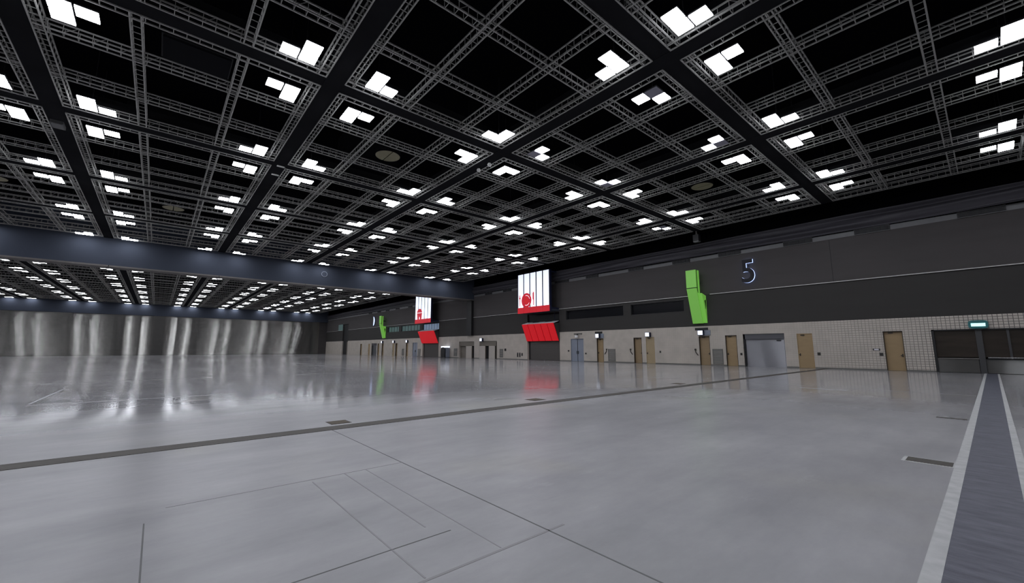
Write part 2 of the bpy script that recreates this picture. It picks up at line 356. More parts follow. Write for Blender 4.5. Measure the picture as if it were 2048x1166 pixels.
for a in DOORS + MDOORS: OPEN.append((a[0], a[1], 0.0, a[2]))
GAR = (10.93, 14.07, 2.76); MGAR = (mir(14.07), mir(10.93), 2.76)
BLUE = (31.78, 33.78, 2.72); MBLUE = (mir(33.78), mir(31.78), 2.72)
for a in (GAR, MGAR, BLUE, MBLUE): OPEN.append((a[0], a[1], 0.0, a[2]))
SHUT = (35.62, 41.62); MSHUT = (65.25, 71.2)
for a in (SHUT, MSHUT): OPEN.append((a[0], a[1], 0.0, 6.15))
NICHE = [(48.35, 52.80), (54.20, 58.62)]
for a in NICHE: OPEN.append((a[0], a[1], 0.0, 2.68))
WIN = [(26.05, 34.5), (19.15, 25.15)]; MWIN = [(72.5, 80.6), (81.7, 87.3)]
for a in WIN + MWIN: OPEN.append((a[0], a[1], 5.12, 6.22))
GLZ = (-5.2, 2.52); PORT = (112.2, 116.6)
OPEN.append((GLZ[0], GLZ[1], 0.0, 2.74)); OPEN.append((PORT[0], PORT[1], 0.0, 8.15))
def grid_wall():
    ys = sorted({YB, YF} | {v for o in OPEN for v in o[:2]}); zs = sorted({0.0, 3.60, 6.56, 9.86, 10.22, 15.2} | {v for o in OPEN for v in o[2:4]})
    mb = MB()
    for zi in range(len(zs)-1):
        z0, z1 = zs[zi], zs[zi+1]; zc = (z0+z1)/2
        m = 0 if zc < 3.6 else 1 if zc < 6.56 else 2 if zc < 9.86 else 3 if zc < 10.3 else 4  # above the vent strip the unlit gloom is put into the near-black colour
        run = None
        for yi in range(len(ys)-1):
            y0, y1 = ys[yi], ys[yi+1]; yc = (y0+y1)/2
            hole = any(o[0] < yc < o[1] and o[2] < zc < o[3] for o in OPEN)
            if not hole: run = [y0, y1] if run is None else [run[0], y1]
            if hole and run: mb.box(XW, XW+0.5, run[0], run[1], z0, z1, m); run = None
        if run: mb.box(XW, XW+0.5, run[0], run[1], z0, z1, m)
    for o in OPEN: mb.box(XW+0.5, XW+0.6, o[0]-0.1, o[1]+0.1, o[2], o[3]+0.1, 4)
    return mb
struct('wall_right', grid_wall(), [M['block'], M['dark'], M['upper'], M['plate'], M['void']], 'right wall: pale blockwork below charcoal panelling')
mb = MB()
for (a, b) in ((YB, 16.6), (18.0, 35.6), (41.65, YH), (YH+1.5, 65.2), (71.25, 89.3), (90.9, 112.1), (116.7, YF)): mb.box(XW-0.10, XW, a, b, 6.50, 6.56)
struct('trim_4', mb, M['ledge'], 'thin pale ledge along the charcoal wall')
mb = MB()
for (a, b) in ((YB, GLZ[0]), (GLZ[1], 3.9), (4.92, 9.04), (10.08, 10.93), (14.07, 14.57), (15.54, 16.92), (17.92, 22.5), (23.48, 23.97), (24.94, 28.87), (29.82, 31.78), (33.78, 35.62), (41.62, 48.35), (52.8, 54.2), (58.62, 65.25), (71.2, 73.22)):
    mb.box(XW-0.015, XW, a, b, 0, 0.10)
struct('baseboard_right', mb, M['louvre'], 'low grey kerb at the foot of the blockwork')
struct('trim_5', MB().box(XW-0.006, XW, 7.33, 7.37, 6.6, 9.8), M['black'], 'upright black seam in the upper wall')

# drape above the vent strip
def drape():
    mb = MB(); rows = [10.24 + 0.045*k for k in range(27)]; ys = [YB + 1.2*k for k in range(122)]
    P = []
    for z in rows:
        for y in ys:
            u = (z-10.26)
            d = 0.16*math.sin(u*8.5 + 0.9*math.sin(y*0.21) + 0.25*y*0.1) + 0.05*math.sin(u*15 + 1.3*math.sin(y*0.33+1)) + 0.04*math.sin(y*0.8)
            P.append((XW-0.26 + d*max(0.25, 1-u*0.16) - 0.02, min(y, YF-0.1), z))
    mb.v = P; n = len(ys)
    for r in range(len(rows)-1):
        for c in range(n-1):
            mb.f.append((r*n+c, r*n+c+1, (r+1)*n+c+1, (r+1)*n+c)); mb.m.append(0)
    o = obj('wall_drape', mb, M['drape'])
    for p in o.data.polygons: p.use_smooth = True
    s = o.modifiers.new('thick', 'SOLIDIFY'); s.thickness = 0.02
    tag(o, 'black drape hanging in ripples along the top of the right wall', 'drape')
drape()

# vents of the strip
vents = [(-1.45,.58),(3.83,5.80),(8.39,10.39),(13.67,15.61),(18.30,20.10),(23.37,25.22),(29.29,31.15),(33.87,36.28)]
vents += [(mir(b), mir(a)) for a, b in vents[2:]] + [(45.0, 46.9), (49.6, 51.4)]
ordw = ['first','second','third','fourth','fifth','sixth','seventh','eighth','ninth','tenth','eleventh','twelfth','thirteenth','fourteenth','fifteenth','sixteenth']
for k, (a, b) in enumerate(sorted(vents)):
    t = thing('wall_vent', (XW, (a+b)/2, 10.04), f'black slotted vent high on the right wall, {ordw[k]} counting from the glazed doors', 'vent', 'slotted vents under the drape')
    h = (b-a)/2
    obj('vent_box', MB().box(-.05, 0, -h, h, -.20, .20), M['black'], t)
    n = 5
    for q in range(n): yy = -h + (q+0.5)*2*h/n; obj('slot', MB().box(-.075, -.045, yy-.10, yy+.10, -.15, .15), M['tray'], t)
    mb = MB().box(-.085, -.05, -h, h, .17, .20).box(-.085, -.05, -h, h, -.20, -.17)
    obj('vent_frame', mb, M['plate'], t)

# ------------------------------------------------------------------ doors
def door(n, y0, y1, zt, m, label, depth=0.12, handle=-1, closer=True):
    mb = MB(); mb.box(XW+depth, XW+depth+0.06, y0+0.04, y1-0.04, 0.01, zt-0.05)
    o = struct(f'door_{n}', mb, M[m], label)
    fr = MB().box(XW+0.0, XW+depth+0.08, y0, y0+0.04, 0, zt).box(XW+0.0, XW+depth+0.08, y1-0.04, y1, 0, zt).box(XW+0.0, XW+depth+0.08, y0, y1, zt-0.05, zt)
    obj('door_frame', fr, M['jamb'] if depth > 0.08 else M[m], o)
    yh = y0+0.14 if handle < 0 else y1-0.14
    obj('door_handle', MB().box(XW+depth-0.05, XW+depth, yh-0.03, yh+0.10, 1.02, 1.07).box(XW+depth-0.02, XW+depth, yh-0.03, yh+0.03, 0.95, 1.15), M['brass'], o)
    if closer: obj('door_closer', MB().box(XW+depth-0.07, XW+depth, (y0+y1)/2, (y0+y1)/2+0.25, zt-0.16, zt-0.09), M['brass'], o)
    return o
depths = [0.16, 0.03, 0.14, 0.16, 0.03, 0.20, 0.16]
for k, d in enumerate(DOORS): door(k+1, *d, depth=depths[k], handle=-1 if k in (0,3,5) else 1)
for k, d in enumerate(MDOORS): door(k+8, *d, depth=depths[k], handle=1, closer=False)

# steel roller shutter(s)
def roller(n, y0, y1, zt, label):
    mb = MB().box(XW+0.20, XW+0.235, y0+0.10, y1-0.04, 0.02, zt-0.42)
    mb.box(XW+0.17, XW+0.20, y0+0.10, y1-0.04, 0.0, 0.09)
    o = struct(f'door_{n}', mb, M['steel'], label)
    obj('shutter_hood', MB().box(XW+0.10, XW+0.45, y0, y1, zt-0.44, zt), M['steelhead'], o)
    obj('guide_rail', MB().box(XW+0.10, XW+0.28, y0, y0+0.06, 0, zt-0.44), M['steel'], o)
    obj('guide_rail', MB().box(XW+0.10, XW+0.28, y1-0.13, y1, 0, zt), M['black'], o)
    obj('padlock', MB().box(XW+0.14, XW+0.20, y0+0.32, y0+0.62, zt-0.62, zt-0.54), M['black'], o)
roller(15, *GAR, 'steel roller shutter with slanting light streaks in the right wall')
roller(16, *MGAR, 'distant steel roller shutter beyond the header')

def double_door(n, y0, y1, zt, label):
    ym = (y0+y1)/2
    o = struct(f'door_{n}', MB().box(XW+0.10, XW+0.15, y0+0.05, ym-0.045, 0.01, zt-0.05).box(XW+0.10, XW+0.15, ym+0.045, y1-0.05, 0.01, zt-0.05), M['bluedoor'], label)
    obj('meeting_gap', MB().box(XW+0.13, XW+0.16, ym-0.05, ym+0.05, 0.01, zt-0.05), M['black'], o)
    obj('door_frame', MB().box(XW+0.02, XW+0.17, y0, y0+0.05, 0, zt).box(XW+0.02, XW+0.17, y1-0.05, y1, 0, zt).box(XW+0.02, XW+0.17, y0, y1, zt-0.05, zt), M['bluedoor'], o)
    for s in (-1, 1): obj('push_bar', MB().box(XW+0.05, XW+0.10, ym+s*0.12-0.03, ym+s*0.12+0.03, 0.9, 1.25), M['frame'], o)
double_door(17, *BLUE, 'tall blue-grey double door right of the red canopy portal')
double_door(18, *MBLUE, 'distant grey double door beyond the header')

# glazed doors at the right edge
o = struct('door_19', MB().box(XW+0.12, XW+0.14, GLZ[0]+0.1, GLZ[1]-0.1, 0.98, 2.66), M['glassdoor'], 'dark glazed double doors at the right edge of the wall')
obj('kick_panel', MB().box(XW+0.11, XW+0.15, GLZ[0]+0.1, 0.32, 0.02, 0.86), M['kick'], o)
obj('kick_panel', MB().box(XW+0.11, XW+0.15, 0.62, GLZ[1]-0.1, 0.02, 0.86), M['kick'], o)
obj('door_frame', MB().box(XW+0.0, XW+0.2, GLZ[1]-0.12, GLZ[1], 0, 2.74).box(XW+0.0, XW+0.2, GLZ[0], GLZ[0]+0.12, 0, 2.74).box(XW+0.0, XW+0.2, GLZ[0], GLZ[1], 2.66, 2.74), M['black'], o)
obj('door_post', MB().box(XW+0.02, XW+0.2, 0.33, 0.60, 0, 2.74), M['frame'], o)
obj('mullion', MB().box(XW+0.06, XW+0.16, -0.76, -0.66, 0.95, 2.68), M['frame'], o)
obj('mid_rail', MB().box(XW+0.07, XW+0.16, 0.60, GLZ[1]-0.1, 0.86, 0.93), M['louvre'], o)
obj('push_bar', MB().box(XW-0.04, XW+0.02, -3.0, 0.22, 0.93, 0.99).box(XW-0.02, XW+0.12, -0.75, -0.68, 0.9, 1.02), M['chrome'], o)
obj('bottom_rail', MB().box(XW+0.06, XW+0.16, -3.0, 0.3, 0.84, 0.90), M['black'], o)

# portals (shutter + black transom) below the banners
def portal(n, y0, y1, label, win):
    mb = MB(); z = 0.02
    while z < 4.9:
        mb.box(XW+0.22, XW+0.26, y0+0.42, y1, z, z+0.116) if False else mb.box(XW+0.22, XW+0.26, y0, y1-0.40, z, z+0.117); z += 0.12
    o = struct(f'door_{n}', mb, M['shutter'], label)
    obj('reveal', MB().box(XW+0.30, XW+0.34, y1-0.42, y1, 0, 4.9), M['black'], o)
    obj('transom', MB().box(XW+0.20, XW+0.3, y0, y1, 5.10, 6.15), M[win], o)
    mb = MB()
    for k in range(1, 6 if win == 'bluewin' else 2): yy = y0 + (y1-y0)*k/6; mb.box(XW+0.17, XW+0.21, yy-0.03, yy+0.03, 4.98, 6.15)
    obj('transom_mullion', mb, M['navy'], o)
    obj('lintel', MB().box(XW+0.18, XW+0.34, y0, y1, 4.86, 4.98), M['navy'], o)
portal(20, *SHUT, 'umber roller shutter under the five-panel red canopy', 'window')
portal(21, *MSHUT, 'distant umber roller shutter under the plain red canopy', 'bluewin')
# niches
for n, (a, b), lab in ((22, NICHE[0], 'portal recess with pale screens, right of the pillar under the header'), (23, NICHE[1], 'portal recess with pale screens, left of the pillar under the header')):
    mb = MB().box(XW+0.34, XW+0.40, a, b, 0, 2.68, 0)
    o = struct(f'door_{n}', mb, [M['taupe']], lab)
    w = b-a
    obj('bulkhead', MB().box(XW+0.10, XW+0.34, a, b, 1.95, 2.68), M['taupe'], o)
    if n == 22:
        obj('screen', MB().box(XW+0.02, XW+0.10, a+0.55, a+0.55+1.45, 0, 1.95), M['cream'], o); obj('screen', MB().box(XW+0.02, XW+0.10, a+2.95, b, 0, 1.95), M['cream'], o)
        obj('dark_gap', MB().box(XW+0.30, XW+0.335, a+2.0, a+2.95, 0, 1.95), M['black'], o)
        obj('side_frame', MB().box(XW-0.02, XW+0.12, a, a+0.18, 0, 2.5), M['jamb'], o)
    else:
        obj('screen', MB().box(XW+0.02, XW+0.10, a+0.75, a+2.35, 0, 1.95), M['cream'], o)
        obj('dark_gap', MB().box(XW+0.30, XW+0.335, a, a+0.75, 0, 1.95), M['black'], o)
        obj('dark_gap', MB().box(XW+0.30, XW+0.335, a+2.35, a+2.85, 0, 1.8), M['jamb'], o)
obj_ = struct('door_24', MB().box(XW+0.3, XW+0.4, PORT[0], PORT[1], 0, 8.15), M['black'], 'tall black portal at the far end of the right wall')
obj('side_panel', MB().box(XW-0.06, XW-0.01, PORT[1]+0.05, PORT[1]+3.6, 6.56, 8.2), M['teal'], obj_)
obj('brown_screen', MB().box(XW+0.05, XW+0.12, PORT[0]-0.9, PORT[0]+0.9, 0, 3.4), M['taupe'], obj_)

# long windows in the charcoal band
for n, (a, b), mm, lab in ((1, WIN[0], 'window', 'long black window strip beside the red canopy portal'), (2, WIN[1], 'window', 'shorter black window strip beside the green sign'),
                           (3, MWIN[0], 'teal', 'distant teal window strip left of the second portal'), (4, MWIN[1], 'teal', 'distant teal window strip beside the second green sign')):
    o = struct(f'window_{n}', MB().box(XW+0.25, XW+0.28, a, b, 5.12, 6.22), M[mm], lab)
    mb = MB().box(XW+0.0, XW+0.28, a, b, 5.10, 5.14).box(XW, XW+0.28, a, b, 6.20, 6.24).box(XW, XW+0.28, a-0.02, a+0.03, 5.12, 6.22).box(XW, XW+0.28, b-0.03, b+0.02, 5.12, 6.22)
    obj('window_frame', mb, M['frame'], o)
    if mm == 'teal':
        mb = MB(); k = 1
        while a + k*1.35 < b: mb.box(XW+0.2, XW+0.26, a+k*1.35-0.05, a+k*1.35+0.05, 5.12, 6.22); k += 1
        obj('mullion', mb, M['frame'], o)

# louvre grilles at floor level
def louvre(y0, y1, z0, z1, label):
    t = thing('louvre_grille', (XW, (y0+y1)/2, (z0+z1)/2), label, 'vent', 'floor-level louvre grilles')
    a, b = (y1-y0)/2, (z1-z0)/2
    obj('grille_frame', MB().box(-.04, 0, -a, -a+.05, -b, b).box(-.04, 0, a-.05, a, -b, b).box(-.04, 0, -a, a, b-.05, b).box(-.04, 0, -a, a, -b, -b+.05), M['louvre'], t)
    mb = MB(); n = 12
    for k in range(n):
        z = -b+.05 + (2*b-.1)*(k+.5)/n; mb.prism([(-.035,-a+.05,z-.045),(-.028,-a+.05,z-.045),(-.002,-a+.05,z+.03),(-.009,-a+.05,z+.03)], (0, 2*a-.1, 0))
    obj('slats', mb, M['louvre'], t)
louvre(15.82, 16.72, .14, 1.48, 'grey louvre grille between two tan doors, under the green sign')
louvre(27.3, 28.25, .14, 1.48, 'grey louvre grille right of the narrow tan door')
louvre(46.9, 47.65, .25, 1.48, 'dark louvre grille beside the right-hand portal recess')
louvre(59.1, 60.1, .3, 1.55, 'dark louvre grille beside the black cabinet')
louvre(78.9, 79.8, .14, 1.48, 'distant louvre grille beyond the header, beside the narrow tan door')
louvre(72.0, 72.9, .14, 1.48, 'distant louvre grille between the second shutter and the grey double door')

# small fittings beside the doors
def fitting(name, y, z, w, h, label, cat, m='brass', d=0.05, group=None):
    t = thing(name, (XW, y, z), label, cat, group)
    obj('plate', MB().box(-d*0.4, 0.004, -w/2, w/2, -h/2, h/2), M['frame'], t)
    obj('knob', MB().box(-d, -d*0.35, -w*0.3, w*0.3, -h*0.3, h*0.3), M[m], t)
    return t
fitting('card_reader', 8.72, 1.12, .20, .22, 'small dark card reader right of the tan door beside the steel shutter', 'card reader')
fitting('card_reader', 5.12, 1.12, .20, .22, 'small dark card reader left of the recessed tan door in the blockwork', 'card reader')
fitting('card_reader', 14.28, 1.05, .16, .20, 'small dark card reader between the steel shutter and the tan door', 'card reader')
fitting('card_reader', 21.9, 1.20, .16, .20, 'small dark card reader right of the khaki door', 'card reader')
fitting('card_reader', 34.15, 1.25, .22, .20, 'small dark card reader left of the blue-grey double door', 'card reader')
fitting('card_reader', 31.45, 0.95, .20, .18, 'small dark card reader right of the blue-grey double door', 'card reader')
fitting('notice_board', 5.35, 1.45, .40, .14, 'short white notice strip above the card reader by the recessed tan door', 'notice', 'white', 0.03)
for y, l in ((43.65, 'leftmost'), (43.2, 'middle'), (42.72, 'rightmost')):
    fitting('wall_socket', y, .66 if l != 'rightmost' else .72, .26, .62 if l != 'rightmost' else .40, f'small black socket plate left of the red canopy portal, {l} of three', 'socket', 'black', 0.04, 'socket plates by the portal')
fitting('junction_box', 46.35, 1.36, .36, .36, 'small dark box beside the louvre grille and portal recess', 'box', 'black', 0.1)
def lever(y, s, label):
    t = thing('door_stay', (XW, y, 1.15), label, 'door stay')
    obj('arm', MB().bar((-.05, 0, -.25), (-.05, s*.22, .05), .03).bar((-.05, s*.22, .05), (-.03, s*.24, .28), .03), M['brass'], t)
    obj('mount', MB().box(-.05, 0, s*.24-.08, s*.24+.08, .2, .36), M['brass'], t)
lever(28.7, -1, 'bent dark stay on the wall right of the narrow tan door')
lever(25.1, 1, 'bent dark stay on the wall left of the recessed brown door')
lever(18.05, 1, 'bent dark stay on the wall left of the brown door under the green sign')

def box_sign(y, z, label, w=0.5, h=0.5, canopy=None):
    t = thing('box_sign', (XW, y, z), label, 'sign', 'lit box signs over doors')
    obj('sign_body', MB().box(-.34, 0, -w/2, w/2-.0, -h/2, h/2), M['navy'], t)
    obj('sign_face', MB().box(-.355, -.34, -w/2+.03, w/2-.03, -h/2+.04, h/2-.03).box(-.30, -.06, w/2, w/2+.012, -h/2+.05, h/2-.05), M['sign'], t)
    if canopy:
        obj('backplate', MB().box(-.06, 0, -canopy/2-.55*0, canopy/2, h/2+.02, h/2+.24), M['black'], t)
        obj('side_plate', MB().box(-.05, 0, -canopy/2-.2, -w/2, -h/2, h/2), M['bluedoor'], t)
    return t
box_sign(17.6, 2.98, 'lit box sign under a black plate over the brown door', .5, .46, 1.2)
box_sign(23.1, 2.95, 'lit box sign at the upper left of the khaki door', .5, .46)
box_sign(29.5, 2.98, 'lit box sign over the narrow tan door', .5, .50, 1.0)
box_sign(52.0, 2.90, 'lit box sign between the two portal recesses', .6, .5)
box_sign(77.4, 3.00, 'distant lit box sign nearest the second red canopy', .6, .5)
box_sign(83.6, 3.00, 'distant lit box sign right of the second green sign', .6, .5)
box_sign(89.6, 3.00, 'distant lit box sign beneath the second green sign', .6, .5)
t = thing('door_lamp', (XW, 32.6, 3.2), 'grey plate with small lamp above the blue-grey double door', 'lamp')
obj('plate', MB().box(-.06, 0, -.62, .62, .02, .18), M['louvre'], t); obj('arm', MB().bar((-.09,0,.05),(-.30,0,-.12),.05), M['frame'], t)
obj('lamp_head', MB().box(-.42,-.16,-.14,.14,-.34,-.08), M['white'], t)
t = thing('exit_sign', (XW, 0.42, 3.0), 'glowing teal exit sign over the glazed doors', 'sign')
mb = MB(); seg = 24
pts = []
for k in range(seg):
    a = 2*math.pi*k/seg; c, s_ = math.cos(a), math.sin(a)
    pts.append((0, math.copysign(abs(c)**0.5, c)*0.42, math.copysign(abs(s_)**0.5, s_)*0.26))
mb.prism(pts, (-.16, 0, 0)); obj('sign_body', mb, M['exitbody'], t)
obj('sign_face', MB().box(-.175, -.16, -.30, .30, -.12, .08), M['exit'], t)
obj('bracket', MB().box(-.12, 0, -.15, .15, -.34, -.24), M['black'], t)

# black cabinet with glowing top by the portal recess
t = thing('drinks_cabinet', (XW-0.45, 62.35, 0), 'black round-shouldered cabinet with glowing white top against the blockwork', 'cabinet')
prof = [(-.62,0),(-.66,.3),(-.68,1.2),(-.60,1.5),(-.42,1.68),(0,1.76),(.42,1.68),(.60,1.5),(.68,1.2),(.66,.3),(.62,0)]
obj('cabinet_body', MB().prism([(-.42, y, z) for y, z in prof], (.80, 0, 0)), M['black'], t)
obj('side_panel', MB().box(-.25, .38, -.95, -.68, 0.06, 1.62), M['bluedoor'], t)
obj('lit_top', MB().box(-.30, .36, -1.0, .80, 1.70, 1.98), M['sign'], t)
obj('door_seam', MB().box(-.435, -.42, .18, .22, .2, 1.5), M['frame'], t)

# ------------------------------------------------------------------ lit banner with red icon + canopy
def banner(y0, y1, label, icon):
    x = XW-1.75; yc = (y0+y1)/2; z0, z1, zb = 6.20, 11.5, 6.98
    t = thing('lit_banner', (x, yc, z0), label, 'banner', 'lit food banners')
    h = (y1-y0)/2
    obj('banner_box', MB().box(.02, .34, -h-.05, h+.05, .03, z1-z0+.06), M['navy'], t)
    mb = MB()
    for yy in (-h, h-.12): mb.box(.3, 1.36, yy, yy+.12, z1-z0-.30, z1-z0-.12).box(.3, 1.745, yy, yy+.12, .35, .5)
    obj('wall_bracket', mb, M['navy'], t)
    pw = 2*h/5
    for k in range(5):
        a = -h + k*pw
        obj('light_strip', MB().box(-.01, .03, a+.105, a+pw-.105, zb-z0, z1-z0), M['screen'], t)
        obj('red_base', MB().box(-.03, .03, a+.012, a+pw-.012, 0, zb-z0-.01), M['redband'], t)
    # icons: left of the banner as seen (towards +y)
    def ell(cy, cz, ry, rz, n=40, a0=0, a1=2*math.pi): return [(cy+ry*math.cos(a0+(a1-a0)*k/n), cz+rz*math.sin(a0+(a1-a0)*k/n)) for k in range(n+1)]
    def flat(name, poly, m, xo, th=.02, par=None):
        return obj(name, MB().prism([(xo, y, z) for y, z in poly], (-th, 0, 0)), M[m], par or t)
    if icon == 'plate':
        cy, cz = h-1.75, 1.70
        pl = flat('plate_icon', ell(cy, cz, .95, .98)[:-1], 'redicon', -.015)
        def arc(a0, a1, r0, r1, n=18):
            return ell(cy, cz, r0, r0*1.03, n, a0, a1) + list(reversed(ell(cy, cz, r1, r1*1.03, n, a0, a1)))
        flat('plate_rim_mark', arc(1.3, 2.9, .60, .68), 'icongap', -.036, .006, pl); flat('plate_rim_mark', arc(3.7, 5.1, .60, .68), 'icongap', -.036, .006, pl)
        flat('plate_centre', ell(cy, cz, .44, .48)[:-1], 'redlit', -.036, .008, pl)
        flat('plate_foot', [(cy-.45, .78), (cy+.45, .78), (cy+.25, 1.0), (cy-.25, 1.0)], 'redicon', -.014)
        fy = h-.45
        f = MB()
        f.prism([(-.015, fy-.035, .95), (-.015, fy+.035, .95), (-.015, fy+.05, 1.9), (-.015, fy-.05, 1.9)], (-.02,0,0))
        f.prism([(-.015, fy-.14, 2.05), (-.015, fy, 1.86), (-.015, fy+.14, 2.05), (-.015, fy+.14, 2.15), (-.015, fy-.14, 2.15)], (-.02,0,0))
        for q in (-.12, 0, .12): f.box(-.035, -.015, fy+q-.02, fy+q+.02, 2.12, 2.5)
        obj('fork_icon', f, M['redicon'], t)
        ky = h-3.12
        flat('knife_icon', [(ky-.05, .95), (ky+.05, .95), (ky+.05, 1.7), (ky+.14, 1.72), (ky+.15, 2.55), (ky+.02, 2.75), (ky-.07, 2.65), (ky-.07, 1.7)], 'redicon', -.015)
    else:
        cy = h-1.75; c = [(-1.0, 2.05), (-.75, 2.45), (-.3, 2.72), (.3, 2.75), (.8, 2.45), (1.0, 2.05)]
        flat('cup_lid_icon', [(cy+a, b) for a, b in c], 'redicon', -.015)
        flat('cup_icon', [(cy+a, b) for a, b in ((-.95, 1.92), (.95, 1.92), (.85, 1.3), (.70, .62), (.22, .62), (.12, 1.25), (-.12, 1.25), (-.22, .62), (-.70, .62), (-.85, 1.3))], 'redicon', -.015)
        flat('cup_band_icon', [(cy+a, b) for a, b in ((-.95, 1.94), (.95, 1.94), (.95, 2.03), (-.95, 2.03))], 'icongap', -.016)
    return t
banner(35.62, 41.62, 'large white lit banner of five strips with red plate, fork and knife', 'plate')
banner(65.25, 71.2, 'distant white lit banner with a red cup-like icon, beyond the header', 'cup')

def canopy(y0, y1, label, n):
    zb, zt = 2.52, 4.74; d = 1.06
    t = thing('red_canopy', (XW, (y0+y1)/2, zb), label, 'canopy', 'red canopies over the shutters')
    h = (y1-y0)/2; pw = 2*h/n; H_ = zt-zb
    for k in range(n):
        a = -h + k*pw + (.07 if n > 1 else 0); b = -h + (k+1)*pw - (.07 if n > 1 else 0)
        obj('red_panel', MB().prism([(-.06, a, 0), (-.16, a, 0), (-d-.06, a, H_), (-d+.05, a, H_)], (0, b-a, 0)), M['redlit'], t)
        rz = .34 - .04*(k % 2)
        obj('top_plate', MB().prism([(-d+.04, a, H_-.03), (-.02, a, H_+rz-.04), (-.02, a, H_+rz), (-d-.02, a, H_+.03)], (0, b-a, 0)), M['white'], t)
    obj('back_sheet', MB().prism([(-.05, -h+.03, .02), (-.02, -h+.03, .0), (-.02, -h+.03, H_), (-d+.16, -h+.03, H_-.08)], (0, 2*h-.06, 0)), M['black'], t)
    obj('side_cheek', MB().prism([(-.08, -h+.0, .05), (-d+.08, -h+.0, H_-.05), (-.02, -h+.0, H_+.05)], (0, .03, 0)), M['shutter'], t)
    obj('side_cheek', MB().prism([(-.08, h-.03, .05), (-d+.08, h-.03, H_-.05), (-.02, h-.03, H_+.05)], (0, .03, 0)), M['shutter'], t)
canopy(35.62, 41.62, 'red canopy of five slanting backlit panels over the umber shutter', 5)
canopy(65.25, 71.2, 'distant plain red canopy of one backlit panel beyond the header', 1)
struct('trim_6', MB().box(XW-1.5, XW, 35.6, 41.65, 6.30, 6.50), M['header'], 'blue-grey soffit below the near banner')
struct('trim_7', MB().box(XW-1.2, XW, 65.2, 71.25, 6.36, 6.50), M['header'], 'blue-grey soffit below the distant banner')

# ------------------------------------------------------------------ green wall sign
def green_sign(y, label, mirror=1):
    t = thing('green_sign', (XW, y, 0), label, 'sign', 'green backlit wall signs')
    w = .56
    obj('upper_panel', MB().box(-1.10, -.92, -.20, .73, 7.18, 8.84), M['green'], t)
    obj('lower_panel', MB().prism([(-1.10, -.20, 7.10), (-.92, -.20, 7.10), (-.06, -.20, 3.86), (-.24, -.20, 3.86)], (0, .93, 0)), M['green'], t)
    obj('side_seam', MB().box(-.92, -.82, -.22, .70, 7.0, 8.82), M['seam'], t)
    obj('back_panel', MB().box(-.82, -.60, -.30, .68, 6.5, 8.80), M['greenside'], t)
    obj('wedge_box', MB().prism([(-.84, -w, 6.62), (-.02, -w, 6.42), (-.02, -w, 3.9), (-.08, -w, 3.88)], (0, .95, 0)), M['greenside'], t)
    obj('wedge_seam', MB().prism([(-.915, -.24, 7.0), (-.86, -.24, 7.0), (-.02, -.24, 3.88), (-.055, -.24, 3.88)], (0, .90, 0)), M['seam'], t)
    for s in (-1,):
        yy = s*(w+.004); obj('arrow_mark', MB().prism([(-.40, yy, 5.95), (-.14, yy, 6.05), (-.14, yy, 5.45), (-.24, yy, 5.15), (-.30, yy, 5.6)], (0, s*.012, 0)), M['seam'], t)
    obj('panel_gap', MB().box(-1.05, -.93, -.18, .71, 7.08, 7.2), M['seam'], t)
    obj('wall_arm', MB().box(-.64, 0, -.12, .12, 7.6, 7.8), M['seam'], t)
green_sign(17.55, 'tall angled green backlit sign on the charcoal wall, beside the numeral 5')
green_sign(88.8, 'distant angled green backlit sign beyond the header')

# ------------------------------------------------------------------ backlit numeral 5
t = thing('numeral_sign', (XW, 13.15, 8.1), 'backlit numeral 5 with blue-white halo on the charcoal wall', 'sign')
def text_mesh(ch, size, ext, bev):
    cu = bpy.data.curves.new('numeral', 'FONT'); cu.body = ch; cu.size = size; cu.extrude = ext; cu.offset = bev; cu.align_x = 'CENTER'; cu.align_y = 'CENTER'
    o = bpy.data.objects.new('tmp', cu); COL.objects.link(o)
    dg = bpy.context.evaluated_depsgraph_get(); me = bpy.data.meshes.new_from_object(o.evaluated_get(dg))
    COL.objects.unlink(o); bpy.data.objects.remove(o); return me
# text's +x must run towards -y (reading direction seen from the hall), +y up, +z into the hall (-x)
R = Matrix(((0,0,-1,0),(-1,0,0,0),(0,1,0,0),(0,0,0,1)))
def numeral(ch, t):
    for nm, ext, off, dx, m in (('numeral_face', .04, .03, -.29, 'numeral'), ('halo_edge', .035, .034, -.13, 'halo')):
        me = text_mesh(ch, 2.7, ext, off); me.transform(R); me.materials.clear(); me.materials.append(M[m])
        o = link(nm, me, t); o.location = (dx, 0, 0); o.scale = (1, .92, 1.05)
    obj('standoff', MB().box(-.16, 0, -.05, .05, .55, .62).box(-.16, 0, -.35, -.28, -.5, -.43), M['black'], t)
numeral('5', t)
t = thing('crescent_sign', (XW, 95.3, 8.0), 'distant narrow blue-white crescent light on the charcoal wall beyond the header', 'sign')
c1 = [(.75*math.cos(a), 1.05*math.sin(a)) for a in [math.pi/2 + math.pi*k/20 for k in range(21)]]
c2 = [(.20*math.cos(a)-.0, 1.05*math.sin(a)) for a in [3*math.pi/2 - math.pi*k/20 for k in range(21)]]
obj('crescent_glow', MB().prism([(-.10, y, z) for y, z in c1 + c2[1:-1]], (-.08, 0, 0)), M['halo'], t)
obj('crescent_back', MB().prism([(-.0, y*1.25, z*1.15) for y, z in c1 + c2[1:-1]], (-.1, 0, 0)), M['navy'], t)

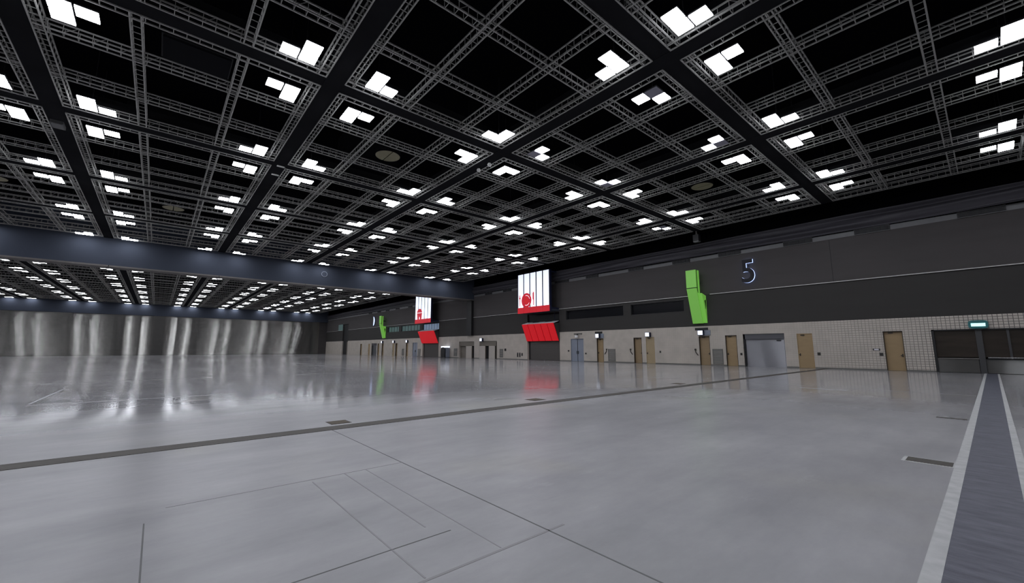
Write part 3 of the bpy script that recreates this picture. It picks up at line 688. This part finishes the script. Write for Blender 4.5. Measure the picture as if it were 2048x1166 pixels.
# ------------------------------------------------------------------ ceiling: beams
for i in range(-4, 5):
    x = bx(i)
    for a, b, nm in ((YB, YH, 'near hall'), (YH+1.5, YF-0.7, 'far hall')):
        struct('ceiling_beam', MB().box(x-.335, x+.335, a, b, ZT+.02, ZT+.95), M['beam'], f'black long ceiling beam of the {nm}')
for j in list(range(-2, 5)) + list(range(6, 13)):
    y = by(j)
    struct('ceiling_beam', MB().box(XL, XE+.1, y-.335, y+.335, ZT+.04, ZT+.93), M['beam'], 'black cross beam of the ceiling')
struct('ceiling_edge', MB().box(XE, XE+.12, YB, YH, ZT+.02, ZT+.6).box(XE, XE+.12, YH+1.5, YF-.7, ZT+.02, ZT+.6), M['beam'], 'dark edge member of the ceiling lattice')

# ------------------------------------------------------------------ ceiling: truss frames
TW, TH, CH = .33, .36, .022
def truss_mb(L, mb=None, along='x', off=(0,0,0), detail=True):
    """box truss of length L: four chords, bottom rungs, side posts, zig-zag lacing"""
    mb = mb or MB()
    def P(u, v, z): return (off[0]+u, off[1]+v, off[2]+z) if along == 'x' else (off[0]+v, off[1]+u, off[2]+z)
    for v in (-TW/2+CH, TW/2-CH):
        for z in (CH, TH-CH):
            mb.bar(P(0, v, z), P(L, v, z), CH)
    n = max(2, int(round(L/.36)))
    for k in range(n+1):
        u = CH + (L-2*CH)*k/n
        mb.bar(P(u, -TW/2, CH), P(u, TW/2, CH), .010)
        if detail:
            for v in (-TW/2+CH, TW/2-CH): mb.bar(P(u, v, 0), P(u, v, TH), .009)
            if k < n and k % 2 == 0:
                u2 = CH + (L-2*CH)*(k+1)/n
                mb.bar(P(u, -TW/2+CH, CH), P(u2, -TW/2+CH, TH-CH), .006)
    return mb
_mesh = {}
def truss_mesh(L, along):
    k = (round(L, 2), along)
    if k not in _mesh: _mesh[k] = truss_mb(L, None, along).mesh('truss', M['truss'])
    return _mesh[k]
def frame_layout(w, d):
    """trusses of one bay, from the bay's own corner crossing"""
    m = .345; xs = [m+TW/2] + [SX/3*k for k in (1, 2) if SX/3*k < w-.8] + [w-m-TW/2]
    ys = [m+TW/2] + [SY/3*k for k in (1, 2) if SY/3*k < d-.8] + [d-m-TW/2]
    return [('x', m, y, w-2*m) for y in ys] + [('y', x, m, d-2*m) for x in xs]
def nth(n): return ordw[n-1]
def frame(i, j, parts):
    w = SX if i < 4 else XE-bx(4)+.345-.02; d = SY
    y0 = by(j)
    if j == 5: y0 += 1.15; d -= 1.15
    if j == 4: d -= .42-.35+.1
    if j == 12: d = YF-.7-by(12)+.33
    colw = nth(5-i) if i < 5 else 'first'
    if j <= 4: row = f'{nth(5-j)} row before the header'
    else: row = f'{nth(j-4)} row beyond the header'
    lab = f'grey lattice truss frame, {colw} bay from the right wall, {row}'
    lay = frame_layout(w, d)
    if parts:
        t = thing('truss_frame', (bx(i), y0, ZT), lab, 'truss frame', 'ceiling truss frames')
        for al, a, b, L in lay: link('truss', truss_mesh(L, al), t, (a, b, 0))
    else:
        key = ('F', round(w, 2), round(d, 2))
        if key not in _mesh:
            mb = MB()
            for al, a, b, L in lay: truss_mb(L, mb, al, (a, b, 0), detail=True)
            _mesh[key] = mb.mesh('truss_frame', M['truss'])
        tag(link('truss_frame', _mesh[key], None, (bx(i), y0, ZT)), lab, 'truss frame', 'ceiling truss frames')
for j in range(-1, 13):
    for i in range(-4, 5):
        if i == -4 and j < 7: continue
        if j == -1 and i < 0: continue
        frame(i, j, j <= 4 and i >= -1)

# ------------------------------------------------------------------ ceiling: L-shaped lights
PS, GP, NEAR = .540, .066, .96
def cells(dx, dy):
    """three squares of the L around the corner nearest the crossing; first is the corner square"""
    out = []
    for (a, b) in ((0, 0), (1, 0), (0, 1)):
        u0 = NEAR + a*(PS+GP); v0 = NEAR + b*(PS+GP)
        xs = sorted((dx*u0, dx*(u0+PS))); ys = sorted((dy*v0, dy*(v0+PS)))
        out.append((xs[0], xs[1], ys[0], ys[1]))
    return out
def light_parts(dx, dy, dark, ox=0, oy=0, oz=0, mb=None):
    mb = mb or MB()
    for k, (x0, x1, y0, y1) in enumerate(cells(dx, dy)):
        mb.box(ox+x0-.004, ox+x1+.004, oy+y0-.004, oy+y1+.004, oz+.012, oz+.10, 0)
        mb.quad((ox+x0,oy+y0,oz+.008), (ox+x0,oy+y1,oz+.008), (ox+x1,oy+y1,oz+.008), (ox+x1,oy+y0,oz+.008), 2 if (dark and k == 0) else 1)
    cx, cy = dx*(NEAR+PS), dy*(NEAR+PS)
    mb.bar((ox+cx-dx*.3, oy+cy-dy*.3, oz+.1), (ox+cx-dx*.3, oy+cy-dy*.3, 15.2-(ZT-.12)+oz if True else 0), .012, 0)
    return mb
LM = [M['tray'], M['lamp'], M['unlit']]
DARK = {(2,0,1,1), (3,0,-1,1), (2,1,1,-1), (3,1,-1,-1), (4,1,1,1)}
cyw, syw = math.cos(YAW), math.sin(YAW)
def project(x, y, z):
    z -= EYE
    fwd = (syw*math.cos(PITCH), cyw*math.cos(PITCH), math.sin(PITCH)); rgt = (cyw, -syw, 0)
    up = (rgt[1]*fwd[2]-rgt[2]*fwd[1], rgt[2]*fwd[0]-rgt[0]*fwd[2], rgt[0]*fwd[1]-rgt[1]*fwd[0])
    d = x*fwd[0]+y*fwd[1]+z*fwd[2]
    if d < .5: return None
    return 1024+FPX*(x*rgt[0]+y*rgt[1])/d, 583-FPX*(x*up[0]+y*up[1]+z*up[2])/d, d
spots = []
for i in range(-4, 5):
    for j in range(-2, 14):
        for dx in (-1, 1):
            for dy in (-1, 1):
                x, y = bx(i)+dx*1.55, by(j)+dy*1.55
                if x > XE-.3 or x < XL+1 or y < YB+.8 or y > YF-1.2: continue
                if YH-.8 < y < YH+2.3: 
                    if dy > 0: continue
                p = project(x, y, ZT-.12)
                vis = p is not None and -25 < p[0] < 2073 and -25 < p[1] < 1166
                if vis and y > YH and (ZT-EYE)*YH/y > 9.30-EYE+.15: vis = False
                size = 0 if not vis else 1e6/p[2]**2
                spots.append((size, i, j, dx, dy, p[2] if p else 999))
spots.sort(reverse=True)
side = {(-1,-1): 'near left', (1,-1): 'near right', (-1,1): 'far left', (1,1): 'far right'}
def light_label(i, j, dx, dy, dark):
    c = nth(5-i); tail = 'blue-grey header' if j == 5 else f'{nth(5-j)} before header' if j < 5 else f'{nth(j-5)} beyond header'
    base = 'white L-shaped light' if not dark else 'half-unlit L-shaped light'
    if j == 5: return f'{base} {side[(dx,dy)]} of where {c} beam from right wall meets blue-grey header'
    return f'{base} {side[(dx,dy)]} where {c} beam from right wall meets {tail}'
rest = MB(); _lm = {}
n_vis = sum(1 for s in spots if s[0] > 0)
for k, (size, i, j, dx, dy, dist) in enumerate(spots):
    dark = (i, j, dx, dy) in DARK
    if size > 0 and k < 300:
        lab = light_label(i, j, dx, dy, dark); loc = (bx(i), by(j), ZT-.12)
        if dist < 42:
            t = thing('ceiling_light', loc, lab, 'ceiling light', 'L-shaped ceiling lights')
            key = ('H', dx, dy)
            if key not in _lm:
                h = MB()
                for (x0, x1, y0, y1) in cells(dx, dy): h.box(x0-.004, x1+.004, y0-.004, y1+.004, .045, .10)
                cx, cy = dx*(NEAR+PS*.7), dy*(NEAR+PS*.7); h.bar((cx, cy, .1), (cx, cy, 15.2-ZT+.12), .012)
                _lm[key] = h.mesh('light_tray', M['tray'])
                for q, (x0, x1, y0, y1) in enumerate(cells(dx, dy)):
                    for nm, mm in (('lamp', 1), ('unlit', 2)):
                        _lm[(q, dx, dy, nm)] = MB().box(x0, x1, y0, y1, .0, .045).mesh('light_panel', M[nm])
            link('light_tray', _lm[key], t)
            for q in range(3):
                o = link('light_panel', _lm[(q, dx, dy, 'unlit' if dark and q == 0 else 'lamp')], t)
                if dark and q == 0: o['label'] = 'unlit dark grey panel'
        else:
            key = ('S', dx, dy, dark)
            if key not in _lm: _lm[key] = light_parts(dx, dy, dark).mesh('ceiling_light', LM)
            tag(link('ceiling_light', _lm[key], None, loc), lab, 'ceiling light', 'L-shaped ceiling lights')
    else:
        light_parts(dx, dy, dark, bx(i), by(j), ZT-.12, rest)  # also takes unseen lights outside the view, added to light the hall
if rest.f:
    tag(obj('ceiling_light', rest, LM), 'remaining ceiling lights, far beyond the header and unseen outside the view', 'ceiling light', None, 'stuff')
print('lights in view', n_vis, 'total', len(spots))

# ------------------------------------------------------------------ ceiling: round discs, ducts, small fixtures
for (i, j, l) in ((1, 1, 'round olive disc above the second row of trusses, large and nearest'), (3, 0, 'dim round olive disc over the lattice near the right wall'),
                  (0, 3, 'dim round olive disc over the lattice before the header'), (-1, 3, 'dim round olive disc over the lattice at the left edge')):
    t = thing('ceiling_disc', (bx(i)+SX/2, by(j)+SY/2, ZT+.2), l, 'ceiling disc', 'round ceiling discs')
    for s in (0, 1):
        mb = MB(); poly = [(.66*math.cos(a), .66*math.sin(a)) for a in [math.pi*s+math.pi/2 + .04 + (math.pi-.08)*k/24 for k in range(25)]]
        mb.prism([(x, y, 0) for x, y in poly], (0, 0, .05)); obj('disc_half', mb, M['disc'], t)
    mb = MB(); n = 32
    for k in range(n):
        a, b = 2*math.pi*k/n, 2*math.pi*(k+1)/n
        mb.prism([(.67*math.cos(a), .67*math.sin(a), .0), (.67*math.cos(b), .67*math.sin(b), .0), (.69*math.cos(b), .69*math.sin(b), .0), (.69*math.cos(a), .69*math.sin(a), .0)], (0, 0, .30))
    obj('disc_rim', mb, M['duct'], t); obj('hanger', MB().cyl((0,0), .05, .05, 3.0-.05), M['tray'], t)
for (x, y, z, sx, sy, sz, l) in ((0.2, 20.3, 14.0, 1.1, .8, 1.2, 'dark grey duct box in the roof void, left of centre'), (-.2, 29.5, 14.0, 2.2, .7, .8, 'dark grey duct box in the void, further left'),
                                 (9.6, 26.0, 14.2, 1.8, .6, 1.0, 'dark grey duct box in the void behind the olive disc')):
    t = thing('air_duct', (x, y, z), l, 'duct')
    obj('duct_casing', MB().box(-sx, sx, -sy, sy, -sz/2, 15.195-z), M['duct'], t); obj('duct_flange', MB().box(-sx-.05, sx+.05, -sy-.05, sy+.05, -sz/2+.1, -sz/2+.16), M['tray'], t)
def dome(x, y, z, l):
    t = thing('dome_camera', (x, y, z), l, 'camera')
    obj('mount', MB().cyl((0,0), .09, -.06, .0, r2=.09, seg=16), M['sensor'], t)
    mb = MB(); prev = None
    for k in range(5): 
        a0, a1 = math.pi/2*k/5, math.pi/2*(k+1)/5; mb.cyl((0,0), .12*math.cos(a1) if k < 4 else .02, -.06-.14*math.sin(a1), -.06-.14*math.sin(a0), seg=16, r2=.12*math.cos(a0))
    obj('dome', mb, M['sensor'], t)
dome(13.55, 17.75, ZT+.02, 'small white dome camera under the black beam, upper of the pair')
dome(13.52, 18.75, ZT+.02, 'small white dome camera under the black beam, lower of the pair')
for x, y, l in ((4.62, 26.0, 'short white tag plate under the long black beam, upper one'), (4.62, 27.5, 'short white tag plate under the long black beam, lower one')):
    t = thing('beam_tag', (x, y, ZT+.02), l, 'tag'); obj('plate', MB().box(-.28, .1, -.06, .06, -.05, 0), M['sensor'], t)
    obj('clip', MB().box(.1, .16, -.03, .03, -.07, 0), M['louvre'], t)
t = thing('junction_box', (-4.50, 27.7, ZT+.02), 'grey junction box under the leftmost black beam', 'box')
obj('box_body', MB().box(-.22, .22, -.35, .35, -.14, .01), M['frame'], t); obj('box_lid', MB().box(-.18, .18, -.31, .31, -.16, -.14), M['plate'], t)
t = thing('hanging_speaker', (36.16, 16.4, ZT+.02), 'small dark loudspeaker hanging at the end of a beam by the right wall', 'speaker')
obj('bracket', MB().box(-.05, .05, -.05, .05, -.35, 0), M['louvre'], t); obj('speaker_body', MB().box(-.22, .22, -.25, .25, -.95, -.35), M['black'], t); obj('base_plate', MB().box(-.2, .2, -.24, .24, -1.02, -.95), M['plate'], t)
t = thing('round_plate', (15.3, YH, 10.9), 'faint round plate on the blue-grey header', 'plate')
mb = MB(); seg = 28
mb.prism([(.30*math.cos(2*math.pi*k/seg), 0, .30*math.sin(2*math.pi*k/seg)) for k in range(seg)], (0, -.06, 0)); obj('disc_face', mb, M['header'], t)
mb = MB()
for k in range(seg):
    a, b = 2*math.pi*k/seg, 2*math.pi*(k+1)/seg
    mb.prism([(.30*math.cos(a), -.03, .30*math.sin(a)), (.30*math.cos(b), -.03, .30*math.sin(b)), (.36*math.cos(b), -.03, .36*math.sin(b)), (.36*math.cos(a), -.03, .36*math.sin(a))], (0, -.05, 0))
obj('disc_rim', mb, M['bluedoor'], t)

# ------------------------------------------------------------------ world, camera, colour
wd = bpy.data.worlds.new('World'); S.world = wd; wd.use_nodes = True
wd.node_tree.nodes['Background'].inputs['Color'].default_value = (0.0, 0.0, 0.0, 1)
cam = bpy.data.cameras.new('Camera'); co = link('Camera', cam)
cam.sensor_fit = 'HORIZONTAL'; cam.sensor_width = 36.0; cam.lens = 36.0*FPX/2048; cam.clip_end = 600; cam.clip_start = .05
co.location = (0, 0, EYE); co.rotation_euler = (math.pi/2+PITCH, 0, -YAW)
S.camera = co
S.view_settings.view_transform = 'Standard'; S.view_settings.look = 'None'; S.view_settings.gamma = 1; S.view_settings.exposure = 0.0
S.view_settings.use_curve_mapping = False
S.cycles.use_denoising = True; S.cycles.use_adaptive_sampling = False; S.cycles.filter_width = 1.15
S.cycles.max_bounces = 8; S.cycles.diffuse_bounces = 4; S.cycles.glossy_bounces = 4
S.cycles.sample_clamp_indirect = 10.0
